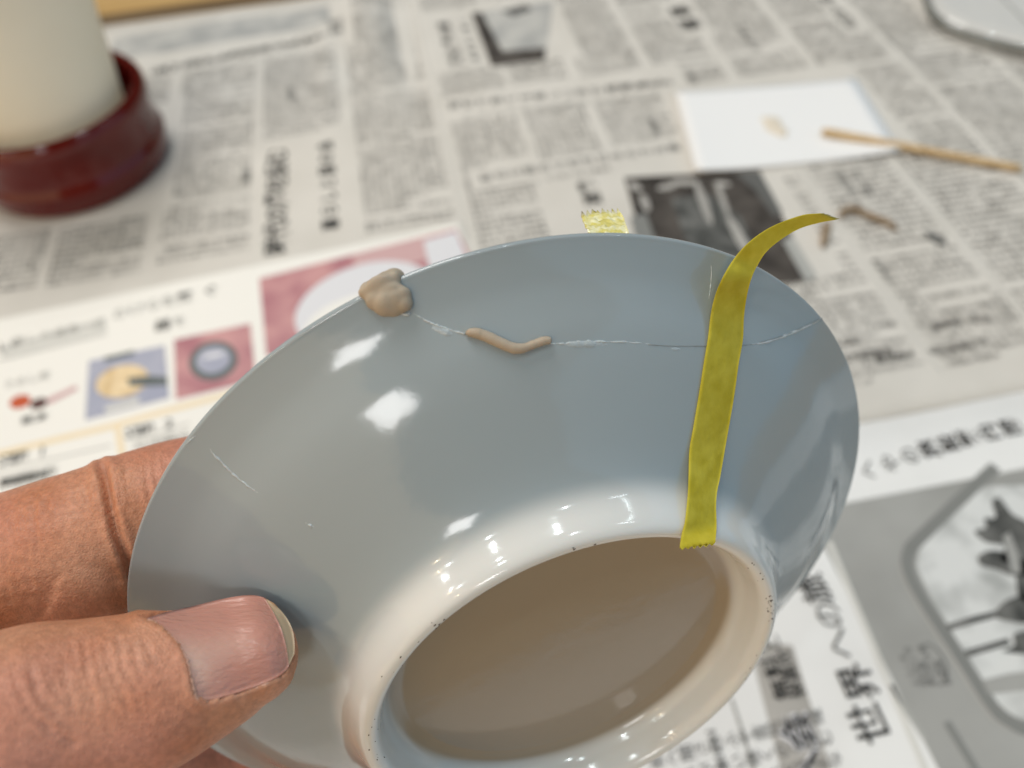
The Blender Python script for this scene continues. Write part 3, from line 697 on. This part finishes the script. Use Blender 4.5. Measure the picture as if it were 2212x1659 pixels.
seam('hairline_crack', [(1640, 740), (1700, 722), (1745, 701), (1776, 687)], [.03, .05, .06, .10], M['hairline'], .06)
seam('glue_seam_and_glint', [(1535, 562), (1537, 590), (1535, 620), (1531, 650)], [.03, .10, .10, .03], M['seam'], -.04, .02)  # pale streak standing in for the tape's reflection in the glaze
seam('glint_and_glue_streak', [(440, 955), (470, 990), (510, 1030), (548, 1058), (580, 1077)], [.03, .19, .18, .14, .03], M['seam'], -.10, .12)  # this and the next two are reflection glints modelled as pale streaks
seam('glint_and_glue_streak', [(654, 1126), (668, 1134), (682, 1142)], [.05, .22, .05], M['seam'], -.12, .12)
seam('glint_and_glue_streak', [(398, 962), (412, 950), (426, 938)], [.04, .13, .04], M['seam'], -.05, .06)
seam('glint_and_glue_streak', [(866, 678), (880, 680), (886, 676)], [.06, .22, .1], M['seam'], 0, .05)

# ------------------------------------------------------------------ putty on the dish
fr = lambda: np.array([DU, DV, DN])
def pb(px, py, off, ra, rb, rn): return (W(hit(px, py, off)), (ra, rb, rn), np.array([WM @ DU, WM @ DV, WM @ DN]))
L = [pb(846, 640, .1, 1.7, 1.8, .7), pb(826, 627, .1, 1.9, 1.9, .62), pb(810, 631, .0, 1.3, 1.5, .6), pb(853, 655, .2, 1.7, 1.6, .75), pb(868, 640, .2, 1.2, 1.1, .7), pb(873, 655, .2, 1.0, 1.0, .8),
     pb(835, 612, .0, 1.3, 1.5, .8), pb(850, 605, .0, 1.1, .9, .7), pb(795, 632, .0, .9, 1.1, .5), pb(835, 655, .2, 1.6, 1.5, .9), pb(815, 648, .1, 1.3, 1.3, .7)]
for x, y in [(800, 628), (818, 617), (836, 607), (852, 600)]:
    L.append((W(planept(x, y, -.9)), (1.1, 1.2, 1.0), np.array([WM @ DU, WM @ DV, WM @ DN])))
tag(blob('putty_lump', L, M['putty'], .16, 12), 'rounded tan putty lump folded over the upper rim of the dish', 'putty', 'putty fillings on the dish')
wp = [(1006, 719), (1028, 720), (1052, 728), (1080, 741), (1108, 752), (1130, 752), (1152, 744), (1176, 736), (1190, 737)]
c = catmull(wp, 6); pp = np.array([hit(x, y, .28) for x, y in c]); u_ = np.linspace(0, 1, len(pp))
r = np.interp(u_, [0, .03, .1, .3, .55, .68, .85, .97, 1], [.15, .42, .58, .62, .60, .48, .50, .42, .12]) * (1 + .03 * rng.standard_normal(len(u_)))
vv, ff = tube(pp, r, 14); tag(mesh('putty_roll', W(vv), ff, M['putty']), 'thin bent roll of tan putty laid along the mended crack', 'putty', 'putty fillings on the dish')

# ------------------------------------------------------------------ tape
def ribbon(name, Lp, Rp, m, thick=.09, cols=8, teeth=0.0, bow=0.0, crumple=0.0):
    """solid strip between two edge curves (camera mm)"""
    Lp = np.asarray(Lp); Rp = np.asarray(Rp); n = len(Lp); vs = []; fs = []
    tg = np.gradient((Lp + Rp) / 2, axis=0); nr = np.cross(Rp - Lp, tg); nr /= np.linalg.norm(nr, axis=1)[:, None]
    nr *= np.sign(-(nr * ((Lp + Rp) / 2)).sum(1))[:, None]     # towards the viewer
    jit = rng.normal(0, 1, (n, cols + 1)) * crumple
    for sd in (1, 0):
        for i in range(n):
            for j in range(cols + 1):
                a = j / cols; q = Lp[i] * (1 - a) + Rp[i] * a + nr[i] * (thick * sd + bow * (1 - (2 * a - 1) ** 2) + jit[i, j])
                if i == n - 1 and teeth: q = q + tg[i] / np.linalg.norm(tg[i]) * teeth * ((j % 2) * .7 + rng.uniform(0, .35))
                if i == 0 and teeth: q = q - tg[i] / np.linalg.norm(tg[i]) * teeth * ((j % 2) * .7 + rng.uniform(0, .35))
                vs.append(q)
    k = cols + 1; Nn = n * k
    for i in range(n - 1):
        for j in range(cols):
            a = i * k + j; fs.append((a, a + 1, a + k + 1, a + k)); fs.append((Nn + a, Nn + a + k, Nn + a + k + 1, Nn + a + 1))
    for i in range(n - 1):
        for j in (0, cols):
            a = i * k + j; fs.append((a, a + k, Nn + a + k, Nn + a))
    for i in (0, n - 1):
        for j in range(cols):
            a = i * k + j; fs.append((a, Nn + a, Nn + a + 1, a + 1))
    return mesh(name, W(vs), fs, m)

# edges seen: free end, over the rim, down the wall, bridging to the foot ring
EL = [(1768, 461, 'f', 89.3), (1735, 464, 'f', 89.2), (1690, 479, 'f', 89.0), (1650, 499, 'f', 88.9), (1612, 528, 'f', 88.9), (1583, 562, 'f', 89.4), (1562, 597, 'r', 3.8), (1545, 637, 'r', 2.2), (1535, 680, 'r', .9), (1526, 730, 'd', .25), (1519, 780, 'd', .14), (1508, 850, 'd', .14), (1496, 920, 'd', .15), (1486, 970, 'd', .25), (1478, 1020, 'd', .75), (1473, 1060, 'd', 1.05), (1474, 1100, 'd', .75), (1474, 1130, 'd', .4), (1472, 1155, 'r', .8), (1468, 1182, 'f', 85.5)]
ER = [(1803, 474, 'f', 90.6), (1772, 480, 'f', 90.5), (1730, 492, 'f', 90.3), (1692, 513, 'f', 90.2), (1656, 542, 'f', 90.3), (1636, 572, 'f', 90.8), (1622, 602, 'r', 3.8), (1612, 642, 'r', 2.2), (1606, 687, 'r', .9), (1601, 735, 'd', .2), (1593, 785, 'd', .14), (1584, 850, 'd', .14), (1572, 920, 'd', .15), (1561, 975, 'd', .25), (1545, 1030, 'd', .7), (1535, 1065, 'd', .9), (1536, 1098, 'd', .7), (1541, 1122, 'd', .4), (1547, 1145, 'r', .8), (1545, 1172, 'f', 87.5)]
def ray_off(x, y, v):
    q = hit(x, y); return q * (1 - v / q[2])
def ev(E): return np.array([cam_pt(x, y, v) if k == 'f' else hit(x, y, v) if k == 'd' else ray_off(x, y, v) for x, y, k, v in E])
print('TAPE DEPTH', ev(EL)[:, 2].round(1), ev(ER)[:, 2].round(1))
tp = ribbon('tape_strip', catmull(ev(EL), 5), catmull(ev(ER), 5), M['tape'], .08, 12, .7)
tag(tp, 'long yellow washi tape strip running down the dish wall with a curled free end', 'tape', 'yellow tape strips on the dish')
TL = [cam_pt(1256, 468, 93.0), cam_pt(1262, 485, 91.0), cam_pt(1271, 505, 88.9), cam_pt(1280, 535, 89.6), cam_pt(1290, 600, 92.5)]
TR = [cam_pt(1343, 462, 93.6), cam_pt(1351, 482, 91.6), cam_pt(1358, 505, 89.4), cam_pt(1366, 535, 90.2), cam_pt(1376, 600, 93)]
tp = ribbon('tape_strip', catmull(TL, 8), catmull(TR, 8), M['tape_back_lit'], .08, 16, 1.9, crumple=.10)
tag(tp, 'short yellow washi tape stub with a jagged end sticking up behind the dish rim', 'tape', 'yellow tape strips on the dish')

# ------------------------------------------------------------------ the hand
def limb(pts, rad, k=6, seg=36, flat=1.0, dors=None, tip=True):
    """swept body along joints (camera mm); rad across, flat = depth share"""
    c = catmull(pts, k); n0 = len(c); r = np.interp(np.linspace(0, len(rad) - 1, n0), np.arange(len(rad)), rad)
    r = catmull(np.c_[np.arange(len(rad)), rad], k)[:, 1]
    tg = np.gradient(c, axis=0); tg /= np.linalg.norm(tg, axis=1)[:, None]
    if tip:
        ds = np.linalg.norm(c[-1] - c[-2]); add = []; ar = []
        for q in (.25, .45, .62, .76, .87, .95, .99): add.append(c[-1] + tg[-1] * r[-1] * q * .95); ar.append(r[-1] * math.sqrt(1 - q * q))
        c = np.vstack([c, add]); r = np.r_[r, ar]; tg = np.vstack([tg, np.repeat(tg[-1:], 7, 0)])
    dd = np.array([0, -.2, -1.0]) if dors is None else np.asarray(dors)
    vs = []; fs = []; n = len(c)
    for i in range(n):
        d = dd - tg[i] * (dd @ tg[i]); d /= np.linalg.norm(d); l = np.cross(tg[i], d)
        for j in range(seg):
            a = 2 * math.pi * j / seg; vs.append(c[i] + r[i] * (math.sin(a) * l + flat * math.cos(a) * d))
    for i in range(n - 1):
        for j in range(seg):
            q = (j + 1) % seg; fs.append((i * seg + j, (i + 1) * seg + j, (i + 1) * seg + q, i * seg + q))
    fs.append(tuple(range(seg))); fs.append(tuple((n - 1) * seg + j for j in range(seg - 1, -1, -1)))
    return vs, fs, c, r, tg
HV = []; HF = []
def addl(vf):
    b0 = len(HV); HV.extend(vf[0]); HF.extend([tuple(b0 + i for i in f) for f in vf[1]])
TD = np.array([.10, -.62, -.80])
thumb = limb([cam_pt(-420, 1860, 70), cam_pt(-260, 1745, 71), cam_pt(-60, 1635, 74.5), cam_pt(60, 1570, 77), cam_pt(180, 1535, 79.2), cam_pt(330, 1492, 81.6), cam_pt(430, 1458, 83.6), cam_pt(505, 1432, 84.8), cam_pt(540, 1418, 85.2)],
             [13.5, 12.2, 11.0, 10.4, 9.5, 8.5, 7.4, 6.3, 5.5], dors=TD, flat=.86)
addl(thumb)
idx = limb([cam_pt(-560, 1420, 100), cam_pt(-330, 1350, 99), cam_pt(-120, 1275, 100), cam_pt(20, 1232, 101.5), cam_pt(150, 1196, 103.0), cam_pt(235, 1160, 104.2), cam_pt(320, 1118, 106), cam_pt(420, 1075, 108.5), cam_pt(520, 1040, 111)],
           [12.5, 11.0, 10.4, 10.2, 10.6, 10.2, 9.6, 8.8, 7.6], dors=[.25, -.9, -.25])
addl(idx)
addl(limb([cam_pt(150, 1225, 100.5), cam_pt(215, 1240, 102), cam_pt(262, 1255, 105)], [8.2, 8.0, 5.0]))     # fleshy fold before the joint
mid = limb([cam_pt(-560, 1640, 114), cam_pt(-300, 1600, 114), cam_pt(-60, 1570, 117), cam_pt(150, 1600, 121), planept(330, 1640, -9.5), planept(480, 1660, -9.5), planept(640, 1640, -8.5)], [12, 11, 10.5, 10.3, 9.8, 9.2, 8])
addl(mid)
addl(limb([cam_pt(-560, 1850, 126), cam_pt(-280, 1840, 126), cam_pt(0, 1830, 130), planept(300, 1840, -10), planept(520, 1880, -9.5), planept(680, 1860, -8.5)], [12, 11, 10.2, 9.6, 9, 7.8]))
addl(limb([cam_pt(-520, 2060, 136), cam_pt(-250, 2060, 138), cam_pt(50, 2060, 142), planept(360, 2040, -9), planept(560, 2030, -8)], [11, 9.6, 8.8, 8.2, 7]))
wr = cam_pt(-1150, 2350, 100)
for kn, r0 in [((-560, 1420, 100), 13), ((-560, 1640, 114), 13.5), ((-560, 1850, 126), 13.5), ((-520, 2060, 136), 12.5)]:
    a = cam_pt(*kn); addl(limb([wr, a * .45 + wr * .55, a * .8 + wr * .2, a], [20, 16.5, 14.5, r0], tip=True))
a = cam_pt(-420, 1860, 70); addl(limb([wr, a * .5 + wr * .5 + np.array([0, 0, 2.]), a], [21, 18.5, 13.5]))
fa = wr + np.array([-90., 150., -60.]); addl(limb([fa, fa * .5 + wr * .5, wr], [30, 27, 22], flat=.85))
hand = empty('hand', W(cam_pt(-300, 1700, 90)))
tag(hand, 'hand pinching the dish rim, thumb pressed on the outside wall and fingers behind', 'hand')
skin = fuse('hand_body', W(HV), HF, M['skin'], .4, 9)
me = skin.data; nv = len(me.vertices); co = np.zeros(nv * 3); me.vertices.foreach_get('co', co); co = co.reshape(-1, 3)
nm = np.zeros(nv * 3); me.vertices.foreach_get('normal', nm); nm = nm.reshape(-1, 3)
cv = (co / MM - EYE) @ WM; cn = nm @ WM                                     # back to camera axes, mm
pxy = CXY + FPX * cv[:, :2] / cv[:, 2:3]; facing = (cn * cv).sum(1) < 0
disp = np.zeros(nv)
def near_poly(pts):
    pts = catmull(pts, 6); d = np.full(nv, 1e9)
    for a, b in zip(pts[:-1], pts[1:]):
        ab = b - a; t_ = np.clip(((pxy - a) @ ab) / (ab @ ab), 0, 1); d = np.minimum(d, np.linalg.norm(pxy - a - t_[:, None] * ab, axis=1))
    return d
dist_axis = lambda c: np.min(np.linalg.norm(cv[:, None, :] - c[None, ::3, :], axis=2), axis=1)
win = (pxy[:, 0] > -200) & (pxy[:, 0] < 700) & (pxy[:, 1] > 850) & (pxy[:, 1] < 1900)
isT = np.zeros(nv, bool); isI = np.zeros(nv, bool); w_ = np.where(win)[0]
dT = np.full(nv, 99.); dI = np.full(nv, 99.)
for nm_, arr, L_ in (('t', dT, thumb), ('i', dI, idx)):
    cc_ = L_[2][::2]
    for s_ in range(0, len(w_), 20000):
        ii = w_[s_:s_ + 20000]; arr[ii] = np.min(np.linalg.norm(cv[ii][:, None, :] - cc_[None], axis=2), axis=1)
isT = (dT < dI) & (dT < 14) & facing; isI = (dI <= dT) & (dI < 15) & facing
def crease(sel, pts, wpx, amp, ridge=.35):
    d = near_poly(pts); disp[sel] += (-amp * np.exp(-(d / wpx) ** 2) + ridge * amp * np.exp(-((d - 2.2 * wpx) / (1.2 * wpx)) ** 2))[sel]
# index finger: joint fold and the wrinkles round it
crease(isI, [(222, 1010), (232, 1060), (246, 1130), (266, 1190), (285, 1240), (296, 1290)], 9, 1.0, .35)
crease(isI, [(248, 1015), (256, 1050), (262, 1090)], 4, .22); crease(isI, [(205, 1040), (212, 1090), (222, 1130)], 4, .2)
for x0, ln, am in [(285, 90, .10), (312, 100, .14), (334, 80, .10), (352, 60, .08), (298, 60, .08), (268, 70, .10)]:
    crease(isI, [(x0, 985), (x0 + 2, 985 + ln * .5), (x0 + 8, 985 + ln)], 3.5, am)
crease(isI, [(318, 1040), (330, 1085), (350, 1120)], 4, .25)
for x0, y0, ln, am in [(75, 1060, 130, .16), (62, 1150, 120, .10), (100, 1075, 60, .10), (30, 1110, 100, .08), (14, 1190, 110, .12), (160, 1040, 50, .08), (184, 1030, 60, .10)]:
    crease(isI, [(x0, y0), (x0 - 2, y0 + ln * .5), (x0 + 8, y0 + ln)], 4, am)
# thumb: knuckle wrinkles
for x0, y0, dx_, dy_, am in [(255, 1385, 40, 130, .16), (232, 1390, 40, 140, .14), (205, 1385, 40, 150, .16), (180, 1395, 32, 130, .14), (158, 1400, 34, 140, .12), (290, 1395, 34, 100, .12), (318, 1385, 36, 90, .10), (60, 1450, 60, 120, .28), (40, 1470, 70, 130, .14), (95, 1560, 60, 50, .16), (130, 1440, 36, 130, .10)]:
    jx = rng.uniform(-8, 8, 4)
    crease(isT, [(x0 + jx[0], y0 + jx[2]), (x0 + dx_ * .45 + jx[1], y0 + dy_ * .5), (x0 + dx_ + jx[3], y0 + dy_ * rng.uniform(.7, 1.1))], rng.uniform(4, 7.5), am * rng.uniform(.7, 1.5))
# nail bed: sink the skin under the nail, raise the folds round it
NAIL = np.array([(300, 1336), (345, 1352), (385, 1390), (405, 1440), (418, 1500), (450, 1514), (530, 1492), (606, 1460), (634, 1425), (640, 1385), (620, 1340), (570, 1290), (524, 1280), (460, 1290), (400, 1310), (340, 1325)], float)
def inside(pt, poly):
    x, y = pt[:, 0], pt[:, 1]; r_ = np.zeros(len(pt), bool); j = len(poly) - 1
    for i in range(len(poly)):
        xi, yi = poly[i]; xj, yj = poly[j]
        r_ ^= ((yi > y) != (yj > y)) & (x < (xj - xi) * (y - yi) / (yj - yi + 1e-9) + xi); j = i
    return r_
ins = inside(pxy, NAIL)
fold = near_poly([(300, 1334), (348, 1352), (388, 1394), (408, 1446), (420, 1502), (452, 1516), (530, 1494), (604, 1462)])
disp[isT] += np.where(ins, -.62 * np.clip(fold / 14, 0, 1), .38 * np.exp(-(fold / 22) ** 2))[isT]
co2 = co + nm * (disp * MM)[:, None]; me.vertices.foreach_set('co', co2.ravel()); me.update()
under(skin, hand)
# the thumb nail: rides on the thumb's own sweep
tc, trd, ttg = thumb[2], thumb[3], thumb[4]
# direct patch: rays through the nail outline meet the thumb's ellipse sweep
def thumb_hit(px, py):
    d = np.array([(px - CXY[0]) / FPX, (py - CXY[1]) / FPX, 1.0]); d /= np.linalg.norm(d)
    ts = np.linspace(60, 110, 900); P_ = d[None] * ts[:, None]
    best = None
    for i in range(len(tc)):
        pass
    D = np.linalg.norm(P_[:, None] - tc[None], axis=2); k_ = D.argmin(1)
    q = P_ - tc[k_]; t_ = ttg[k_]; dd = TD - t_ * (t_ @ TD)[:, None]; dd /= np.linalg.norm(dd, axis=1)[:, None]; l_ = np.cross(t_, dd)
    a_ = (q * l_).sum(1); b_ = (q * dd).sum(1) / .86; ax_ = (q * t_).sum(1) * (k_ == len(tc) - 1)
    f_ = np.sqrt(a_ ** 2 + b_ ** 2 + ax_ ** 2) - np.maximum(trd[k_], .05)
    i = np.where((f_[:-1] > 0) & (f_[1:] <= 0))[0]
    if len(i): return P_[i[0]]
    return P_[f_.argmin()]
def nail_grid(side0, side1, nu, nv_, lift, dome):
    """surface between two long edges (picture spots) with the nail's own smooth crown"""
    A = catmull(side0, 8); B = catmull(side1, 8); ia = np.linspace(0, len(A) - 1, nu); ib = np.linspace(0, len(B) - 1, nu); out = []
    for p_, q_ in zip(ia, ib):
        a = np.array([np.interp(p_, np.arange(len(A)), A[:, k]) for k in (0, 1)]); b = np.array([np.interp(q_, np.arange(len(B)), B[:, k]) for k in (0, 1)])
        for v_ in np.linspace(0, 1, nv_): out.append(a * (1 - v_) + b * v_)
    return np.array(out)
NU, NV = 36, 26
S0 = [(312, 1337), (360, 1322), (410, 1311), (470, 1296), (525, 1286), (562, 1288), (592, 1303)]
S1 = [(420, 1502), (446, 1512), (490, 1503), (540, 1487), (590, 1467), (618, 1447), (636, 1412)]
G = nail_grid(S0, S1, NU, NV, 0, 0).reshape(NU, NV, 2)
bw = np.sin(np.linspace(0, math.pi, NV)); uu = np.linspace(0, 1, NU)
for i in range(NU):
    G[i] += np.outer(bw, np.array([27., -10.])) * (1 - uu[i]) ** 3 + np.outer(bw, np.array([15., -5.])) * uu[i] ** 3
G = G.reshape(-1, 2)
P3 = np.array([thumb_hit(x, y) for x, y in G]).reshape(NU, NV, 3)
# smooth the depth and lift a little
for _ in range(14):
    Pm = P3.copy(); Pm[1:-1, :] = (P3[:-2] + 2 * P3[1:-1] + P3[2:]) / 4; Pm[:, 1:-1] = (Pm[:, :-2] + 2 * Pm[:, 1:-1] + Pm[:, 2:]) / 4; 
    r_ = P3 / P3[..., 2:3]; P3 = r_ * Pm[..., 2:3]
base_bow = np.sin(np.linspace(0, math.pi, NV))
P3 = P3 * (1 - .0015)
def nail_part(name, i0, i1, m, tone=True):
    sub = P3[i0:i1 + 1].reshape(-1, 3); n_ = i1 - i0 + 1; back = sub * (1 + .006)
    fs = []; K = n_ * NV
    for i in range(n_ - 1):
        for j in range(NV - 1):
            a = i * NV + j; fs.append((a, a + NV, a + NV + 1, a + 1)); fs.append((K + a, K + a + 1, K + a + NV + 1, K + a + NV))
    per = [i * NV for i in range(n_)] + [(n_ - 1) * NV + j for j in range(1, NV)] + [i * NV + NV - 1 for i in range(n_ - 2, -1, -1)] + [j for j in range(NV - 2, 0, -1)]
    for a, b in zip(per, per[1:] + per[:1]): fs.append((a, b, K + b, K + a))
    o = mesh(name, W(np.vstack([sub, back])), fs, m); under(o, hand)
    at = o.data.color_attributes.new('moon', 'FLOAT_COLOR', 'POINT')
    for q in range(2 * K):
        i, j = divmod(q % K, NV); u_ = (i + i0) / (NU - 1); v_ = j / (NV - 1)
        mo = math.exp(-((u_ - .12) / .17) ** 2 - ((v_ - .62) / .30) ** 2) * .9 + .5 * math.exp(-((u_ - .42) / .2) ** 2 - ((v_ - .5) / .16) ** 2)
        at.data[q].color = (mo, mo, mo, 1)
    return o
nail_part('thumb_nail', 0, NU - 5, M['nail'])
nail_part('nail_tip', NU - 5, NU - 1, M['nail_edge'])
def fold_strip(name, pts, rad):
    c = catmull(pts, 8) + rng.normal(0, 1.2, (len(catmull(pts, 8)), 2))
    pp = np.array([thumb_hit(x, y) for x, y in c]) * (1 - .0012)
    r = np.interp(np.linspace(0, 1, len(pp)), np.linspace(0, 1, len(rad)), rad) * (1 + .25 * rng.standard_normal(len(pp)).clip(-1.5, 1.5))
    vv, ff = tube(pp, r, 8); o = mesh(name, W(vv), ff, M['cuticle']); under(o, hand)
fold_strip('cuticle', [(306, 1338), (330, 1344), (352, 1357), (380, 1384), (402, 1420), (412, 1460), (422, 1504), (448, 1517)], [.06, .2, .10, .06, .12, .10, .24, .08])
fold_strip('cuticle', [(505, 1503), (540, 1492), (570, 1480), (604, 1464)], [.04, .15, .12, .04])
